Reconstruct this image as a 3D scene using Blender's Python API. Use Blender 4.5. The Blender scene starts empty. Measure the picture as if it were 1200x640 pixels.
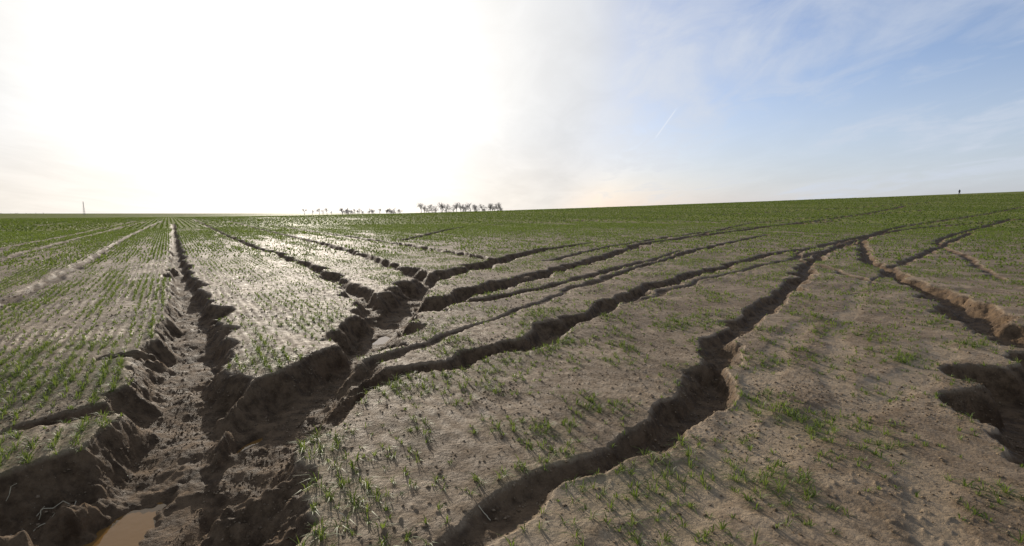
import bpy, math, numpy as np
from mathutils import Vector
rng=np.random.default_rng(7)
H=1.7
# ---------------------------------------------------------------- noise
class PN:
    def __init__(s,seed):
        r=np.random.default_rng(seed); a=r.random((256,256))*2*math.pi
        s.gx=np.cos(a).astype(np.float32); s.gy=np.sin(a).astype(np.float32)
    def __call__(s,x,y):
        x0=np.floor(x); y0=np.floor(y); fx=(x-x0).astype(np.float32); fy=(y-y0).astype(np.float32)
        i=x0.astype(np.int64)&255; j=y0.astype(np.int64)&255; i1=(i+1)&255; j1=(j+1)&255
        u=fx*fx*fx*(fx*(fx*6-15)+10); v=fy*fy*fy*(fy*(fy*6-15)+10)
        a=s.gx[i,j]*fx+s.gy[i,j]*fy
        b=s.gx[i1,j]*(fx-1)+s.gy[i1,j]*fy
        c=s.gx[i,j1]*fx+s.gy[i,j1]*(fy-1)
        d=s.gx[i1,j1]*(fx-1)+s.gy[i1,j1]*(fy-1)
        return (a+(b-a)*u)*(1-v)+(c+(d-c)*u)*v
N=[PN(i) for i in range(8)]
def fbm(x,y,o=4,k=0):
    r=0; a=1
    for i in range(o):
        r=r+a*N[(k+i)%8](x*2**i+i*17.3,y*2**i-i*9.1); a*=.5
    return r
def sm(a,b,x):
    t=np.clip((x-a)/(b-a),0,1); return t*t*(3-2*t)
# ---------------------------------------------------------------- terrain
def base(x,y):
    k=40.0
    s=np.minimum(k*np.logaddexp(0,(x+60)/k),600)
    R=sm(8,185,y)*(1-0.35*sm(200,600,y))
    return 0.039*s*R
# gullies: points (x,y), half width, depth (world metres)
G={
'G1':([(-44.38,67.37),(-13.22,20.12),(-6.48,10.15),(-4.30,6.71),(-3.30,4.98),(-2.75,3.94),(-2.45,3.38),(-2.27,2.85),(-2.15,2.33),(-2.1,1.83),(-2.0,0.6)],
      [.20,.27,.38,.50,.52,.58,.70,.80,.82,.82,.82],[.18,.24,.28,.30,.31,.34,.37,.38,.38,.38,.38]),
'N1':([(-4.0,6.19),(-4.39,6.27),(-4.75,5.82)],[.22,.18,.1],[.25,.2,.12]),
'N2':([(-3.1,4.51),(-3.5,4.4),(-3.8,4.1)],[.24,.2,.12],[.26,.22,.15]),
'A1':([(-2.27,2.85),(-2.8,2.86),(-3.3,2.67),(-4.1,2.52)],[.5,.48,.42,.3],[.37,.36,.34,.28]),
'G2':([(-2.04,3.14),(-2.04,3.78),(-2.14,4.68),(-2.1,5.56),(-2.01,6.94),(-2.11,8.58),(-2.34,10.7),(-2.05,13.56),(-0.85,16.88),(1.13,22.64),(4.73,28.39)],
      [.5,.50,.46,.44,.50,.58,.50,.46,.44,.38,.2],[.35,.34,.32,.32,.34,.38,.36,.32,.3,.26,.1]),
'G2b':([(-2.38,9.38),(-4.28,12.72),(-8.28,19.05),(-20.63,37),(-60,97)],[.38,.28,.22,.2,.2],[.30,.22,.18,.16,.14]),
'G2c':([(-2.28,13.6),(-5.2,19.2),(-10.2,27.5),(-21,44),(-43,78)],[.36,.28,.24,.2,.2],[.28,.22,.18,.14,.12]),
'G2d':([(-.32,18.2),(-3.0,22.5),(-7.4,29.5),(-16.5,42.5),(-32,66)],[.36,.32,.28,.22,.2],[.26,.22,.2,.14,.12]),
'G2e':([(-1.96,8.6),(-1.06,10.5),(0,12.7),(1.9,16.4),(5.6,24.0),(8.3,29),(24,48),(50,75),(80,105)],[.46,.40,.38,.34,.32,.32,.35,.4,.4],[.32,.28,.26,.23,.2,.2,.22,.2,.2]),
'G2g':([(-1.75,9.2),(-.4,10.3),(1.2,12.4),(3.8,16.5),(7.5,22.5)],[.24,.2,.18,.18,.1],[.16,.12,.1,.1,.06]),
'G2f':([(-6.5,30.5),(-3.6,53),(11.5,69),(37,86),(95,118)],[.35,.35,.4,.4,.4],[.2,.2,.22,.24,.24]),
'G3':([(-1.77,3.7),(-1.75,4.32),(-1.55,4.74),(-1.27,5.32),(-.77,5.63),(-.16,6.36),(.5,7.3),(1.53,9.0),(3.15,11.65),(5.9,15.2),(10,20.2),(15.8,25.8),(30,40)],
      [.27,.27,.26,.24,.22,.24,.28,.23,.24,.22,.22,.18,.15],[.26,.26,.23,.21,.19,.21,.23,.18,.18,.15,.15,.12,.1]),
'G3b':([(-2.02,4.68),(-1.69,5.49),(-1.29,6.27),(-0.76,7.47),(0.31,9.21),(1.61,11.97),(4.52,16.88),(9.42,24.56),(17.93,35.93)],
      [.18,.16,.11,.09,.10,.12,.16,.2,.2],[.18,.12,.06,.04,.04,.06,.12,.14,.12]),
'G4':([(-0.75,1.2),(-0.61,2.1),(-0.27,2.56),(0.0,2.83),(0.27,3.04),(0.64,3.31),(1.15,3.9),(1.74,4.68),(2.37,5.82),(3.19,7.36),(4.8,9.47),(6.63,11.94),(12.03,20.0),(21.29,31.18),(42.09,52.85),(94.37,95.15)],
      [.10,.11,.12,.12,.13,.15,.20,.25,.22,.18,.19,.22,.22,.24,.3,.3],[.05,.06,.07,.08,.095,.11,.155,.20,.20,.13,.15,.16,.16,.18,.18,.16]),
'G5':([(22.4,32.82),(13.87,20.0),(10.9,14.6),(9.3,11.2),(8.2,9.1),(7.4,7.5),(6.9,6.0)],[.2,.24,.26,.34,.40,.44,.50],[.16,.18,.18,.22,.27,.32,.34]),
'G5b':([(6.9,6.0),(5.5,5.2),(4.7,4.6),(4.3,4.05),(4.0,3.4),(3.6,2.76),(3.44,1.8)],[.38,.44,.48,.40,.32,.28,.28],[.34,.38,.38,.34,.28,.26,.26]),
'T1':([(-5.5,3.5),(-7.75,6.49),(-9.8,9.67),(-13.04,14.95),(-28.07,37.92),(-57.37,84.38)],[.17,.17,.17,.18,.2,.2],[.045,.05,.05,.06,.07,.07]),
'T2':([(-11.44,9.67),(-18.5,18.43),(-27.53,32.42),(-56.17,78.75)],[.18,.18,.2,.2],[.05,.05,.06,.06]),
'T3':([(-21.09,19.11),(-23.86,23.83),(-35.24,42.39),(-62.88,86.17)],[.22,.22,.22,.22],[.05,.05,.05,.05]),
'F1':([(9,13),(14,24),(40,48),(90,78)],[.14,.16,.3,.3],[.05,.1,.18,.2]),
'F2':([(16,15),(30,28),(60,46),(110,72)],[.2,.22,.3,.3],[.12,.16,.2,.2]),
'F3':([(11,33),(32,62),(70,88)],[.2,.25,.3],[.12,.16,.2]),
'F4':([(8.6,12.2),(11,15),(19,23),(34,38)],[.08,.12,.2,.2],[.02,.06,.12,.14]),
'F5':([(12.5,13),(17,19),(27,32),(60,62)],[.12,.16,.2,.3],[.06,.08,.14,.18]),
'F6':([(2.2,9.6),(5.2,13.4),(10.5,19),(20,29)],[.1,.1,.14,.2],[.04,.05,.08,.12]),
'F7':([(1.2,18),(6,27),(18,43),(40,62)],[.14,.18,.25,.3],[.08,.12,.15,.16]),
}
SOFT={
'R1':([(-.6,1.5),(0.0,2.46),(0.84,2.99),(1.87,3.56),(3.86,4.98),(5.83,6.71)],[.25]*6,[.02]*6),
'R2':([(0.2,1.5),(0.59,2.33),(0.98,2.76),(1.43,3.25),(1.92,3.94),(2.9,5.6),(4.6,7.9)],[.18]*7,[.02]*7),
'R3':([(2.0,1.6),(2.6,3.2),(3.6,5.6),(5.6,8.4),(9,13)],[.18]*5,[.016]*5),
}
# puddle basins: centre, radii, heading, water level below the field surface
PUD=[(-2.55,3.02,.24,.58,.10,.385),(-2.30,4.30,.07,.24,-.15,.34),(-2.12,8.1,.12,.4,.0,.365)]
def cat(pts,w,d,n=6):
    P=np.array([(a[0],a[1],b,c) for a,b,c in zip(pts,w,d)],float)
    P=np.vstack([2*P[0]-P[1],P,2*P[-1]-P[-2]]); out=[]
    for i in range(1,len(P)-2):
        for k in range(n):
            t=k/n
            out.append(.5*((2*P[i])+(-P[i-1]+P[i+1])*t+(2*P[i-1]-5*P[i]+4*P[i+1]-P[i+2])*t*t+(-P[i-1]+3*P[i]-3*P[i+1]+P[i+2])*t**3))
    out.append(P[-2]); return np.array(out)
GS={k:cat(*v) for k,v in G.items()}; SS={k:cat(*v) for k,v in SOFT.items()}
CALM={'G1':.60,'G2':.75,'T1':.4,'T2':.4,'T3':.4}
def gdist(curves,x,y,edge,soft=False):
    carve=np.zeros(x.shape,np.float32)
    for name,P in curves.items():
        best=np.full(x.shape,9.0,np.float32); dd=np.zeros(x.shape,np.float32)
        for a,b in zip(P[:-1],P[1:]):
            m=max(a[2],b[2])*2.2+.1
            idx=np.nonzero((x>min(a[0],b[0])-m)&(x<max(a[0],b[0])+m)&(y>min(a[1],b[1])-m)&(y<max(a[1],b[1])+m))[0]
            if len(idx)==0: continue
            X=x[idx]-a[0]; Y=y[idx]-a[1]; vx=b[0]-a[0]; vy=b[1]-a[1]
            t=np.clip((X*vx+Y*vy)/(vx*vx+vy*vy+1e-9),0,1)
            D=np.hypot(X-t*vx,Y-t*vy)/(a[2]+t*(b[2]-a[2]))
            dep=a[3]+t*(b[3]-a[3])
            k=D<best[idx]; ii=idx[k]; best[ii]=D[k]; dd[ii]=dep[k]
        s=best+edge*CALM.get(name,1.)
        if soft: c=dd*(1-sm(.3,1.2,best))
        else:
            k_=.62 if name in('G1','G2') else .72
            c=np.clip((1.08-s)/k_,0,1)
            c=dd*(.50*c**.75+.50*c*c*(3-2*c))
        carve=np.maximum(carve,c)
    return carve
def terrain(x,y):
    x=np.asarray(x,np.float64); y=np.asarray(y,np.float64); r=np.hypot(x,y)
    near=1-sm(10,45,r)
    xw=x+.24*N[0](x*1.1,y*1.1)+.07*N[1](x*2.7,y*2.7)+.016*N[2](x*11,y*11)*near
    yw=y+.24*N[3](x*1.1,y*1.1)+.07*N[4](x*2.7,y*2.7)+.016*N[5](x*11,y*11)*near
    edge=.85*N[1](x*1.3,y*1.3)+.38*N[2](x*3.1+7,y*3.1)+.12*N[6](x*7,y*7)*near+.10*N[7](x*20,y*20)*near
    c=gdist(GS,xw,yw,edge)
    c=c*(1+.30*N[3](x*1.1+5,y*1.1))
    s=gdist(SS,xw,yw,edge,True)
    z=base(x,y)
    p=x*.832+y*.555; qq=-x*.555+y*.832
    flat=1-np.clip(c/.06,0,1)
    z=z+.045*fbm(x*.35,y*.35,2,2)*sm(1,4,r)+.05*fbm(x*.05,y*.05,2,5)*sm(20,80,r)
    rowm=(1-sm(16,34,r))*flat
    z=z+rowm*(.007+.005*(1-sm(-.5,.5,p)))*np.sin(p*2*math.pi/.125+1.5*N[1](x*.8,y*.8))*np.clip(.5+1.2*N[2](x*.8,y*.8),0,1.2)
    z=z+flat*(1-sm(25,60,r))*.028*N[6](p*1.6,qq*.25)
    cl=fbm(x*3.5,y*3.5,3,3); rough=sm(.1,.6,fbm(x*.7,y*.7,2,5)+.1)
    clod=np.maximum(fbm(x*15,y*15,3,0)-.3,0)
    z=z+near*(.011*cl+ (.010+.03*rough)*clod)*(.35+.65*flat)
    z=z+near*(1-flat)*(.030*fbm(x*3.5,y*3.5,3,4)+.035*np.maximum(fbm(x*12,y*12,2,2)-.2,0))
    z=z-c-s
    for cx,cy,rx,ry,ro,dp in PUD:
        m=np.nonzero((np.abs(x-cx)<1.5)&(np.abs(y-cy)<1.5))[0]
        if len(m)==0: continue
        X=x[m]-cx;Y=y[m]-cy; u=(X*math.cos(ro)+Y*math.sin(ro))/rx; v=(-X*math.sin(ro)+Y*math.cos(ro))/ry
        D0=np.hypot(u,v); D=D0+.55*fbm(x[m]*4,y[m]*4,3,1)
        lev=float(PZ[(cx,cy)])-dp; w=1-sm(.7,1.15,D)
        bed=lev-.014+.012*fbm(x[m]*9,y[m]*9,2,3)
        shore=lev+.012+.015*sm(1.1,1.6,D)+.012*fbm(x[m]*9,y[m]*9,2,3)
        zz=z[m]; wr=1-sm(1.7,2.3,D0)
        zz=zz*(1-wr)+np.maximum(zz,shore)*wr
        z[m]=zz*(1-w)+np.minimum(zz,bed)*w
    return z,c,s
PZ={}
for P_ in PUD:
    xx=np.array([P_[0]]);yy=np.array([P_[1]])
    PZ[(P_[0],P_[1])]=float((base(xx,yy)+.045*fbm(xx*.35,yy*.35,2,2)*sm(1,4,np.hypot(xx,yy)))[0])
# ---- polar sheet
def geo(a,b,k):
    n=int(math.log(b/a)/math.log(1+k)); return list(a*np.exp(np.linspace(0,math.log(b/a),n,endpoint=False)))
rad=np.array([0.25]+geo(.3,1.9,.03)+geo(1.9,12,.0048)+geo(12,60,.009)+geo(60,6000,.024)+[6000.])
az=np.concatenate([np.radians(np.linspace(-57,57,1250)),np.radians(np.linspace(57,303,140)[1:-1])])
nr,na=len(rad),len(az)
R,A=np.meshgrid(rad,az,indexing='ij')
X=(R*np.sin(A)).ravel(); Y=(R*np.cos(A)).ravel()
Z,C,S=terrain(X,Y)
co=np.stack([X,Y,Z],1).astype(np.float32)
i=np.arange(nr-1)[:,None]*na; j=np.arange(na)[None,:]; jn=(j+1)%na
q=np.stack([i+j,i+jn,i+na+jn,i+na+j],-1).reshape(-1,4)[:,::-1]
cz,_,_=terrain(np.array([0.]),np.array([0.]))
co=np.vstack([co,[[0,0,cz[0]]]]).astype(np.float32); ci=len(co)-1
tri=np.stack([np.full(na,ci),(np.arange(na)+1)%na,np.arange(na)],1)
def mkmesh(name,co,quads,tris=None,smooth=True):
    me=bpy.data.meshes.new(name); nq=len(quads); nt=0 if tris is None else len(tris)
    loops=quads.ravel() if nt==0 else np.concatenate([quads.ravel(),tris.ravel()])
    me.vertices.add(len(co)); me.vertices.foreach_set('co',np.asarray(co,np.float32).ravel())
    me.loops.add(len(loops)); me.loops.foreach_set('vertex_index',loops.astype(np.int32))
    me.polygons.add(nq+nt)
    st=np.concatenate([np.arange(nq)*4,nq*4+np.arange(nt)*3]).astype(np.int32)
    me.polygons.foreach_set('loop_start',st)
    me.update(calc_edges=True)
    if smooth: me.polygons.foreach_set('use_smooth',np.ones(nq+nt,bool))
    ob=bpy.data.objects.new(name,me); bpy.context.scene.collection.objects.link(ob); return ob
ground=mkmesh('field_ground',co,q,tri[:,::-1])
# ---- crop density
def density(x,y,c):
    r=np.hypot(x,y); p=x*.832+y*.555; qq=-x*.555+y*.832
    streak=N[2](p*1.3,qq*.12)+.6*N[3](p*4,qq*.3)
    clump=fbm(x*1.1,y*1.1,3,5)
    big=fbm(x*.12,y*.12,2,1)
    left=.68+1.3*streak+.45*clump
    mid=.50+.9*streak+.55*clump
    right=.34+1.05*clump+.2*streak
    u=x/np.maximum(y,.1)
    wl=1-sm(-.25,.25,p)
    wr=sm(-.50,-.05,u)*(1-sm(16,36,r)*.5)
    dens=left*wl+(1-wl)*(mid*(1-wr)+right*wr)
    sr=sm(-.2,.6,u)          # hillside on the right keeps washed brown streaks further out
    far=sm(18+4*sr,50+45*sr,r+18*big+(10+14*sr)*streak)
    dens=dens+(1.0-dens)*far*(.98-.08*sr)+far*.3*streak
    dens=dens+sm(7,24,r)*wr*.24
    wash=sm(.15,.5,N[7](p*.28,qq*.03)+.5*N[5](x*.06,y*.06))*sm(30,60,r)*(1-sm(120,260,r))
    dens=dens-.4*wash
    return np.clip(dens,0,1)*(1-np.clip(c/.03,0,1)),far
D,F=density(X,Y,C)
def attr(me,name,v):
    a=me.attributes.new(name,'FLOAT','POINT'); a.data.foreach_set('value',np.append(v,0).astype(np.float32))
attr(ground.data,'carve',C); attr(ground.data,'grass',D); attr(ground.data,'rut',S)
# ---- seedlings
def blades_mesh(x,y,z,sz,blades,hmin,hmax,wid,ln=1.):
    x=np.repeat(x,blades);y=np.repeat(y,blades);z=np.repeat(z,blades);sz=np.repeat(sz,blades)
    n=len(x); h=rng.uniform(hmin,hmax,n)*sz; a=rng.uniform(0,2*math.pi,n); lean=rng.uniform(.15,1.25,n)*ln
    dx,dy=np.cos(a),np.sin(a); tw=a+math.pi/2+rng.normal(0,.4,n); wx,wy=np.cos(tw)*wid*.5,np.sin(tw)*wid*.5
    x=x+dx*.006;y=y+dy*.006; z=z-.005
    def pt(t,wf,sg):
        out=h*lean*t*t*.9; up=h*(t-.42*lean*t*t*t)
        return np.stack([x+dx*out+sg*wx*wf,y+dy*out+sg*wy*wf,z+up],1)
    V=np.stack([pt(0,.6,-1),pt(0,.6,1),pt(.55,1,-1),pt(.55,1,1),pt(1,0,1)],1).reshape(-1,3)
    b=np.arange(n)*5
    return V,np.stack([b,b+1,b+3,b+2],1),np.stack([b+2,b+3,b+4],1)
def plants(r0,r1,dq,keep,blades,hmin,hmax,wid,azmax=52,rs=.125,ln=1.,pw=1.3):
    W=r1*1.02
    ps=np.arange(-W*1.0,W*1.4,rs); qs=np.arange(-W*.85,W*1.05,dq)
    Pn,Q=np.meshgrid(ps,qs); Pn=Pn.ravel(); Q=Q.ravel()
    Q=Q+rng.uniform(-.5,.5,len(Q))*dq*1.8; Pn=Pn+rng.normal(0,.017 if rs<.2 else .05,len(Pn))
    x=Pn*.832-Q*.555; y=Pn*.555+Q*.832; r=np.hypot(x,y)
    m=(r>r0)&(r<r1)&(np.abs(np.arctan2(x,y))<math.radians(azmax)); x=x[m];y=y[m]
    jit=(1-sm(0,30,np.hypot(x,y)))*sm(-.4,.2,x/np.maximum(y,.1))*.09
    x=x+rng.normal(0,1,len(x))*jit; y=y+rng.normal(0,1,len(y))*jit
    z,c,s=terrain(x,y); d,f=density(x,y,c)
    m=rng.random(len(x))<d**pw*keep; x,y,z,d=x[m],y[m],z[m],d[m]
    n=len(x); sz=rng.uniform(.5,1.2,n)*(.65+.6*d)
    return blades_mesh(x,y,z,sz,blades,hmin,hmax,wid,ln)
sets=[plants(1.6,9,.026,.66,10,.035,.095,.0058,ln=1.5,pw=1.15),plants(9,22,.045,.9,4,.035,.08,.011,ln=1.2),plants(22,60,.19,.95,3,.055,.11,.036),
      plants(60,210,.75,.9,3,.08,.15,.15,rs=.5)]
V=[];Qd=[];T=[];o=0
for v,a,b in sets:
    V.append(v);Qd.append(a+o);T.append(b+o);o+=len(v)
crop=mkmesh('crop_seedlings',np.vstack(V),np.vstack(Qd),np.vstack(T))
# ---- loose soil crumbs: one mesh of little faceted lumps
def crumbs(n,r0,r1,s0,s1):
    r=np.sqrt(rng.uniform(r0*r0,r1*r1,n)); a=rng.uniform(-.9,.9,n); x=r*np.sin(a); y=r*np.cos(a)
    z,c,s=terrain(x,y); w=.12+.3*np.clip((c>.003)*1.,0,1)+1.2*np.maximum(fbm(x*.8,y*.8,3,4),0)
    for cx,cy,rx,ry,ro,dp in PUD: w=w*(np.hypot((x-cx)/rx,(y-cy)/ry)>1.5)
    m=rng.random(n)<w; x,y,z=x[m],y[m],z[m]; n=len(x)
    sz=s0+(s1-s0)*rng.random(n)**4
    oc=np.array([(1,0,0),(0,1,0),(-1,0,0),(0,-1,0),(0,0,1),(0,0,-1)],float)
    P=oc[None]*(1+.5*rng.uniform(-1,1,(n,6,1)))+.35*rng.uniform(-1,1,(n,6,3)); P[:,:,2]*=.7
    V=np.stack([x,y,z+sz*.25],1)[:,None,:]+P*sz[:,None,None]
    f=np.array([(0,1,4),(1,2,4),(2,3,4),(3,0,4),(1,0,5),(2,1,5),(3,2,5),(0,3,5)])
    return V.reshape(-1,3),(f[None]+np.arange(n)[:,None,None]*6).reshape(-1,3)
v1,f1=crumbs(60000,1.8,7,.003,.014); v2,f2=crumbs(30000,7,16,.006,.02)
cr=mkmesh('soil_crumbs',np.vstack([v1,v2]),np.zeros((0,4),int),np.vstack([f1,f2+len(v1)]),smooth=False)
# ---------------------------------------------------------------- material helpers
def newmat(name):
    m=bpy.data.materials.new(name); m.use_nodes=True; nt=m.node_tree; nt.nodes.clear(); return m,nt
class B:
    def __init__(s,nt): s.nt=nt
    def n(s,t,ins={},**k):
        nd=s.nt.nodes.new(t)
        for a,b in k.items(): setattr(nd,a,b)
        for a,b in ins.items():
            if isinstance(b,bpy.types.NodeSocket): s.nt.links.new(b,nd.inputs[a])
            else: nd.inputs[a].default_value=b
        return nd
    def m(s,op,a,b=None,c=None,clamp=False):
        ins={0:a}
        if b is not None: ins[1]=b
        if c is not None: ins[2]=c
        return s.n('ShaderNodeMath',ins,operation=op,use_clamp=clamp).outputs[0]
    def mr(s,v,a,b,c=0.,d=1.,t='SMOOTHSTEP'):
        return s.n('ShaderNodeMapRange',{0:v,1:a,2:b,3:c,4:d},interpolation_type=t).outputs[0]
    def mix(s,f,a,b,bt='MIX'):
        nd=s.nt.nodes.new('ShaderNodeMix'); nd.data_type='RGBA'; nd.blend_type=bt
        for sock,v in ((nd.inputs[0],f),(nd.inputs[6],a),(nd.inputs[7],b)):
            if isinstance(v,bpy.types.NodeSocket): s.nt.links.new(v,sock)
            else: sock.default_value=v if not isinstance(v,tuple) else (*v,1)
        return nd.outputs[2]
    def noise(s,vec,sc,det=4,rough=.55,dist=0.):
        return s.n('ShaderNodeTexNoise',{'Vector':vec,'Scale':sc,'Detail':det,'Roughness':rough,'Distortion':dist}).outputs['Fac']
# ground material
m,nt=newmat('silty_soil'); b=B(nt)
pos=b.n('ShaderNodeNewGeometry').outputs['Position']
at=lambda n:b.n('ShaderNodeAttribute',attribute_name=n).outputs['Fac']
carve,grass,rut=at('carve'),at('grass'),at('rut')
mp=b.n('ShaderNodeMapping',{'Vector':pos,'Rotation':(0,0,math.radians(-33.7))}).outputs[0] # x across rows
mps=b.n('ShaderNodeVectorMath',{0:mp,1:(1,.06,1)},operation='MULTIPLY').outputs[0]
n1=b.noise(pos,.9,6,.6); n2=b.noise(pos,7,6,.65); n3=b.noise(pos,55,4,.7); ns=b.noise(mps,1.6,5,.6)
soil=b.mix(b.mr(n1,.38,.62),(.150,.103,.060),(.305,.222,.138))
soil=b.mix(b.mr(n2,.42,.62,0,.65),soil,(.135,.090,.050))
soil=b.mix(b.mr(n3,.45,.7,0,.45),soil,(.355,.265,.168))
wet_shade=b.mix(b.mr(n2,.35,.65),(.070,.044,.024),(.160,.104,.058))  # moist gully soil, colour also darkened to deepen shade in gullies and rills
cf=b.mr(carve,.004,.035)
soil=b.mix(cf,soil,wet_shade)
soil=b.mix(b.mr(rut,.003,.016,0,.5),soil,(.34,.255,.16))
gcol=b.mix(b.mr(ns,.35,.65),(.080,.110,.016),(.150,.182,.034))
gcol=b.mix(b.mr(b.noise(mps,.18,4,.6),.4,.65),gcol,(.21,.215,.062))
d=b.n('ShaderNodeVectorMath',{0:pos},operation='LENGTH').outputs['Value']
gf=b.m('MULTIPLY',b.mr(grass,.2,1.0),b.mr(d,12.,60.,.12,.92))
gf=b.m('MULTIPLY',gf,b.mr(ns,.25,.55,.7,1.))
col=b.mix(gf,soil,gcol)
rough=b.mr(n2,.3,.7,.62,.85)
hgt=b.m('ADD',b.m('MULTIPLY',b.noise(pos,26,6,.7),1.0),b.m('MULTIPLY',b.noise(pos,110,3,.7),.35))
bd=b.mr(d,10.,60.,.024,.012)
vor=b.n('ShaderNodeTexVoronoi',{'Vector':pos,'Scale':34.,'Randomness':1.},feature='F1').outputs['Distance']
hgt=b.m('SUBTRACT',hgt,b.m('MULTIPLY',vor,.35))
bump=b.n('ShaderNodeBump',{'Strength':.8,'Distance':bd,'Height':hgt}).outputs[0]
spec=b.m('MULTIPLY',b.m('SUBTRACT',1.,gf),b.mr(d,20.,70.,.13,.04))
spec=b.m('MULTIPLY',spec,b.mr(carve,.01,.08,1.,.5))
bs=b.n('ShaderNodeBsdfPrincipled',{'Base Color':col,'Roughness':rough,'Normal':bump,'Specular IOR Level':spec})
b.n('ShaderNodeOutputMaterial',{'Surface':bs.outputs[0]})
ground.data.materials.append(m)
m,nt=newmat('soil_crumb'); b=B(nt)
pos=b.n('ShaderNodeNewGeometry').outputs['Position']
b.n('ShaderNodeOutputMaterial',{'Surface':b.n('ShaderNodeBsdfPrincipled',{'Base Color':b.mix(b.mr(b.noise(pos,18,3),.35,.65),(.11,.074,.042),(.25,.18,.11)),'Roughness':.9,'Specular IOR Level':.1}).outputs[0]})
cr.data.materials.append(m)
# crop material
m,nt=newmat('young_wheat_leaf'); b=B(nt)
pos=b.n('ShaderNodeNewGeometry').outputs['Position']
c=b.mix(b.mr(b.noise(pos,2.5,3),.35,.65),(.072,.112,.015),(.13,.175,.032))
c=b.mix(b.mr(b.noise(pos,30,2),.5,.75,0,.4),c,(.22,.19,.07))
df=b.n('ShaderNodeBsdfPrincipled',{'Base Color':c,'Roughness':.55,'Specular IOR Level':.3})
tr=b.n('ShaderNodeBsdfTranslucent',{'Color':b.mix(.5,c,(.24,.31,.045))})
ms=b.n('ShaderNodeMixShader',{0:.5}); nt.links.new(df.outputs[0],ms.inputs[1]); nt.links.new(tr.outputs[0],ms.inputs[2])
b.n('ShaderNodeOutputMaterial',{'Surface':ms.outputs[0]})
crop.data.materials.append(m)
# ---------------------------------------------------------------- water puddles
mw,nt=newmat('muddy_water'); b=B(nt)
pos=b.n('ShaderNodeNewGeometry').outputs['Position']
bp=b.n('ShaderNodeBump',{'Strength':.1,'Distance':.01,'Height':b.noise(pos,14,2)}).outputs[0]
b.n('ShaderNodeOutputMaterial',{'Surface':b.n('ShaderNodeBsdfPrincipled',{'Base Color':(.19,.100,.030,1),'Roughness':.04,'Normal':bp,'IOR':1.33,'Specular IOR Level':.35}).outputs[0]})
for cx,cy,rx,ry,rot,dp in PUD:
    z0=PZ[(cx,cy)]-dp
    n=48; a=np.linspace(0,2*math.pi,n,endpoint=False); px=np.cos(a)*rx*1.6; py=np.sin(a)*ry*1.6
    x=cx+px*math.cos(rot)-py*math.sin(rot); y=cy+px*math.sin(rot)+py*math.cos(rot)
    me=bpy.data.meshes.new('water_puddle'); me.from_pydata([(p,q_,z0) for p,q_ in zip(x,y)],[],[list(range(n))])
    me.materials.append(mw); ob=bpy.data.objects.new('water_puddle',me); bpy.context.scene.collection.objects.link(ob)
# ---------------------------------------------------------------- distant trees
mt,nt=newmat('hazed_branch_bark'); b=B(nt)
pos=b.n('ShaderNodeNewGeometry').outputs['Position']
cc=b.mix(b.noise(pos,1.,2),(.24,.20,.17),(.36,.31,.27))  # grey-brown bark, aerial haze painted in as a lighter base colour
b.n('ShaderNodeOutputMaterial',{'Surface':b.n('ShaderNodeBsdfPrincipled',{'Base Color':cc,'Roughness':.9,'Specular IOR Level':.1}).outputs[0]})
def tree_group(name,specs,seed):
    r=np.random.default_rng(seed); V=[];Fc=[]
    def seg(a,c,ra,rb,k=3):
        a=np.array(a);c=np.array(c);d=c-a;d/=np.linalg.norm(d)+1e-9
        u=np.cross(d,[.3,.9,.2]);u/=np.linalg.norm(u)+1e-9;v=np.cross(d,u);o=len(V)
        for P,rr in((a,ra),(c,rb)):
            for t in range(k):
                an=2*math.pi*t/k; V.append(P+u*rr*math.cos(an)+v*rr*math.sin(an))
        for t in range(k): Fc.append((o+t,o+(t+1)%k,o+k+(t+1)%k,o+k+t))
    def grow(p,d,L,rr,lv):
        e=p+d*L; seg(p,e,rr,rr*.6)
        if lv==0: return
        for t in range(4 if lv>1 else 5):
            nd=d*.75+r.normal(0,.45,3); nd[2]+=.12; nd/=np.linalg.norm(nd)
            st=p+d*L*r.uniform(.55,1.0)
            grow(st,nd,L*r.uniform(.55,.8),rr*.52,lv-1)
    for (x,y,h) in specs:
        z=float(terrain(np.array([x]),np.array([y]))[0][0])-.2
        grow(np.array([x,y,z]),np.array([r.normal(0,.05),r.normal(0,.05),1.]),h*.33,h*.03,4)
    me=bpy.data.meshes.new(name); me.from_pydata([tuple(v) for v in V],[],Fc); me.materials.append(mt)
    ob=bpy.data.objects.new(name,me); bpy.context.scene.collection.objects.link(ob)
r=np.random.default_rng(3)
sp=[(r.uniform(-97,-8),r.uniform(500,530),r.uniform(7,17)) for t in range(36)]
tree_group('distant_tree_row',sp,1)
sp=[(r.uniform(-215,-115),r.uniform(520,560),r.uniform(5,11)) for t in range(42)]
tree_group('distant_tree_row',sp,2)
sp=[(x,900+r.uniform(-10,10),r.uniform(2,4.5)) for x in np.linspace(-930,-800,14)]
tree_group('distant_hedge',sp,4)
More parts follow.
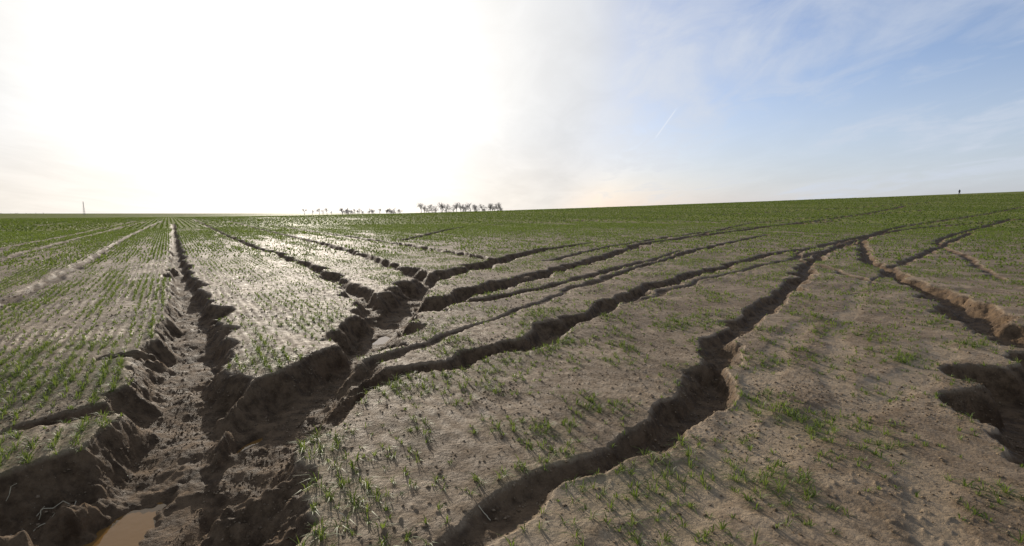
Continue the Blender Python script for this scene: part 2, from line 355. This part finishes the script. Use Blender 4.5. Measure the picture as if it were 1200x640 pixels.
# mast
def post(name,x,y,h,rad_):
    z=float(terrain(np.array([x]),np.array([y]))[0][0]); V=[];Fc=[]
    def bar(p,q_,w):
        p=Vector(p);q_=Vector(q_);d=(q_-p).normalized();u=d.cross(Vector((.3,.8,.1))).normalized();v=d.cross(u);o=len(V)
        for P in(p,q_):
            for s,t in((1,1),(-1,1),(-1,-1),(1,-1)): V.append(P+u*s*w+v*t*w)
        for k in range(4): Fc.append((o+k,o+(k+1)%4,o+4+(k+1)%4,o+4+k))
    base_=.7
    for sx,sy in((1,1),(1,-1),(-1,1),(-1,-1)): bar((x+sx*base_,y+sy*base_,z-1),(x+sx*.1,y+sy*.1,z+h),rad_)
    for k in range(10):
        f0=k/10; f1=(k+1)/10; a0=base_*(1-f0)+.1*f0; a1=base_*(1-f1)+.1*f1
        for s in(1,-1):
            bar((x-a0,y+s*a0,z+h*f0),(x+a1,y+s*a1,z+h*f1),rad_*.6); bar((x+s*a0,y-a0,z+h*f0),(x+s*a1,y+a1,z+h*f1),rad_*.6)
    me=bpy.data.meshes.new(name); me.from_pydata(V,[],Fc); me.materials.append(mt)
    ob=bpy.data.objects.new(name,me); bpy.context.scene.collection.objects.link(ob)
post('lattice_mast',-415.,500.,13.,.05)
# ---------------------------------------------------------------- person on the ridge
mp_,nt=newmat('dark_coat'); b=B(nt)
pos=b.n('ShaderNodeNewGeometry').outputs['Position']
b.n('ShaderNodeOutputMaterial',{'Surface':b.n('ShaderNodeBsdfPrincipled',{'Base Color':b.mix(b.noise(pos,8,2),(.03,.035,.05),(.05,.05,.06)),'Roughness':.8}).outputs[0]})
px_,py_=136.5,158.; pz=float(terrain(np.array([px_]),np.array([py_]))[0][0])
vs=[(0,0,.95,.15),(0,0,1.2,.16),(0,0,1.45,.17),(0,0,1.55,.06),(0,0,1.66,.10),(0,0,1.75,.07),
    (-.2,0,1.43,.065),(-.27,0,1.15,.05),(-.24,.12,.92,.04),(.2,0,1.43,.065),(.28,0,1.15,.05),(.25,.1,.9,.04),
    (-.1,0,.85,.1),(-.12,.08,.48,.07),(-.13,.0,.07,.05),(-.13,.16,.04,.045),(.1,0,.85,.1),(.12,-.06,.48,.07),(.13,-.18,.08,.05),(.13,-.03,.04,.045)]
ed=[(0,1),(1,2),(2,3),(3,4),(4,5),(2,6),(6,7),(7,8),(2,9),(9,10),(10,11),(0,12),(12,13),(13,14),(14,15),(0,16),(16,17),(17,18),(18,19)]
me=bpy.data.meshes.new('person'); me.from_pydata([v[:3] for v in vs],ed,[]); me.materials.append(mp_)
pe=bpy.data.objects.new('person',me); bpy.context.scene.collection.objects.link(pe); pe.location=(px_,py_,pz)
pe.modifiers.new('skin','SKIN')
for k,v in enumerate(me.skin_vertices[0].data): v.radius=(vs[k][3],vs[k][3]); v.use_root=(k==0)
ss=pe.modifiers.new('sub','SUBSURF'); ss.levels=1; ss.render_levels=1
# ---------------------------------------------------------------- dry straw stalks on the near bank
mst,nt=newmat('dry_straw'); b=B(nt)
pos=b.n('ShaderNodeNewGeometry').outputs['Position']
b.n('ShaderNodeOutputMaterial',{'Surface':b.n('ShaderNodeBsdfPrincipled',{'Base Color':b.mix(b.noise(pos,20,2),(.36,.29,.17),(.52,.43,.28)),'Roughness':.6}).outputs[0]})
V=[];Fc=[]
r=np.random.default_rng(11)
for t in range(46):
    x,y=(r.uniform(-3.4,-2.95),r.uniform(2.5,3.3)) if t<20 else (r.uniform(-6,6),r.uniform(2.2,6))
    a=r.uniform(0,6.28); L=r.uniform(.04,.13) if t>5 else r.uniform(.12,.24); k=5; P=[]
    for s_ in range(k):
        f=(s_/(k-1)-.5)*L; X_=x+math.cos(a)*f+.01*math.sin(s_*1.3+t); Y_=y+math.sin(a)*f
        P.append(Vector((X_,Y_,float(terrain(np.array([X_]),np.array([Y_]))[0][0])+.006+.01*r.random())))
    for s_ in range(k-1):
        o=len(V); d_=(P[s_+1]-P[s_]).normalized(); u=d_.cross(Vector((0,0,1))).normalized(); v_=u.cross(d_)
        for Q_ in(P[s_],P[s_+1]):
            for an in(0,2.1,4.2): V.append(Q_+(u*math.cos(an)+v_*math.sin(an))*.0028)
        for q_ in range(3): Fc.append((o+q_,o+(q_+1)%3,o+3+(q_+1)%3,o+3+q_))
me=bpy.data.meshes.new('dry_straw_stalks'); me.from_pydata(V,[],Fc); me.materials.append(mst)
bpy.context.scene.collection.objects.link(bpy.data.objects.new('dry_straw_stalks',me))
# ---------------------------------------------------------------- sky
EL,AZ=math.radians(13.5),math.radians(-22)
S=Vector((math.sin(AZ)*math.cos(EL),math.cos(AZ)*math.cos(EL),math.sin(EL)))
w=bpy.data.worlds.new('sky'); bpy.context.scene.world=w; w.use_nodes=True; nt=w.node_tree; nt.nodes.clear(); b=B(nt)
sky=b.n('ShaderNodeTexSky',sky_type='NISHITA'); sky.sun_disc=False; sky.sun_elevation=EL; sky.sun_rotation=AZ%(2*math.pi); sky.dust_density=1.0; sky.air_density=1.0; sky.ozone_density=3.5
dirn=b.n('ShaderNodeTexCoord').outputs['Generated']
sep=b.n('ShaderNodeSeparateXYZ',{0:dirn}); dz=sep.outputs[2]
iz=b.m('DIVIDE',1.,b.m('ADD',b.m('MAXIMUM',dz,0.),.14))
pl=b.n('ShaderNodeVectorMath',{0:dirn,'Scale':iz},operation='SCALE').outputs[0]
pl=b.n('ShaderNodeMapping',{'Vector':pl,'Rotation':(0,0,.5),'Scale':(1.,.5,0.)}).outputs[0]
c1=b.noise(pl,.9,8,.58,.6); c2=b.noise(pl,3.2,6,.6,.8)
dot=b.m('MAXIMUM',b.n('ShaderNodeVectorMath',{0:dirn,1:tuple(S)},operation='DOT_PRODUCT').outputs['Value'],0.)
g1=b.m('POWER',dot,7.); g2=b.m('POWER',dot,24.)
cl=b.m('ADD',b.m('MULTIPLY',c1,.65),b.m('MULTIPLY',c2,.35))
cov=b.mr(b.m('ADD',cl,b.m('MULTIPLY',g1,.22)),.33,.66)
hz=b.mr(dz,0.,.34,1.,0.)
amp=b.m('ADD',.74,b.m('ADD',b.m('MULTIPLY',g1,.18),b.m('MULTIPLY',g2,.75)))
amp=b.m('MULTIPLY',amp,b.mr(cl,.35,.65,.95,1.06))
ccol=b.mix(b.m('MULTIPLY',g1,1.6,clamp=True),(.79,.865,1.),(1.,.985,.96))
ccol=b.mix(b.m('MULTIPLY',b.mr(dz,0.,.16,1.,0.),b.m('MULTIPLY',g1,2.,clamp=True)),ccol,(1.06,.99,.90))
cf=b.m('MULTIPLY',cov,.88)
cf=b.m('MAXIMUM',cf,b.m('MULTIPLY',hz,.7)); cf=b.m('MAXIMUM',cf,b.mr(g1,.05,.42,0.,1.))
def wd(px,py):
    th=math.atan(70/600); u=(px-600)/600; v=(320-py)/600
    return Vector((u,math.cos(th)+v*math.sin(th),-math.sin(th)+v*math.cos(th))).normalized()
ca,cb=wd(768,162),wd(793,127); nn=ca.cross(cb).normalized(); mid=(ca+cb).normalized(); half=ca.angle(cb)/2
dn=b.m('ABSOLUTE',b.n('ShaderNodeVectorMath',{0:dirn,1:tuple(nn)},operation='DOT_PRODUCT').outputs['Value'])
dm=b.n('ShaderNodeVectorMath',{0:dirn,1:tuple(mid)},operation='DOT_PRODUCT').outputs['Value']
ct=b.m('MULTIPLY',b.mr(dn,.0,.0022,1.,0.),b.mr(dm,math.cos(half*1.15),math.cos(half*.7),0.,1.))
amp=b.m('ADD',amp,b.m('MULTIPLY',ct,.14))
cf=b.m('MAXIMUM',cf,ct)
skc=b.mix(1.,sky.outputs[0],(1.18,1.03,1.08),'MULTIPLY')
bg1=b.n('ShaderNodeBackground',{'Color':skc,'Strength':.15})
bg2=b.n('ShaderNodeBackground',{'Color':ccol,'Strength':amp})
ms=b.n('ShaderNodeMixShader',{0:cf}); nt.links.new(bg1.outputs[0],ms.inputs[1]); nt.links.new(bg2.outputs[0],ms.inputs[2])
b.n('ShaderNodeOutputWorld',{'Surface':ms.outputs[0]})
sl=bpy.data.lights.new('sun','SUN'); sl.energy=5.; sl.angle=math.radians(.8); sl.color=(1,.90,.76)
so=bpy.data.objects.new('sun',sl); so.rotation_euler=S.to_track_quat('Z','Y').to_euler(); so.location=(0,0,50); bpy.context.scene.collection.objects.link(so)
# ---------------------------------------------------------------- camera
cam=bpy.data.cameras.new('camera'); cam.sensor_width=36; cam.lens=18; cam.clip_end=20000; cam.clip_start=.05
cob=bpy.data.objects.new('camera',cam); cob.location=(0,0,H); cob.rotation_euler=(math.radians(90)-math.atan(70/600),0,0)
bpy.context.scene.collection.objects.link(cob); bpy.context.scene.camera=cob
sc=bpy.context.scene; sc.view_settings.view_transform='Standard'; sc.view_settings.look='None'; sc.view_settings.exposure=0
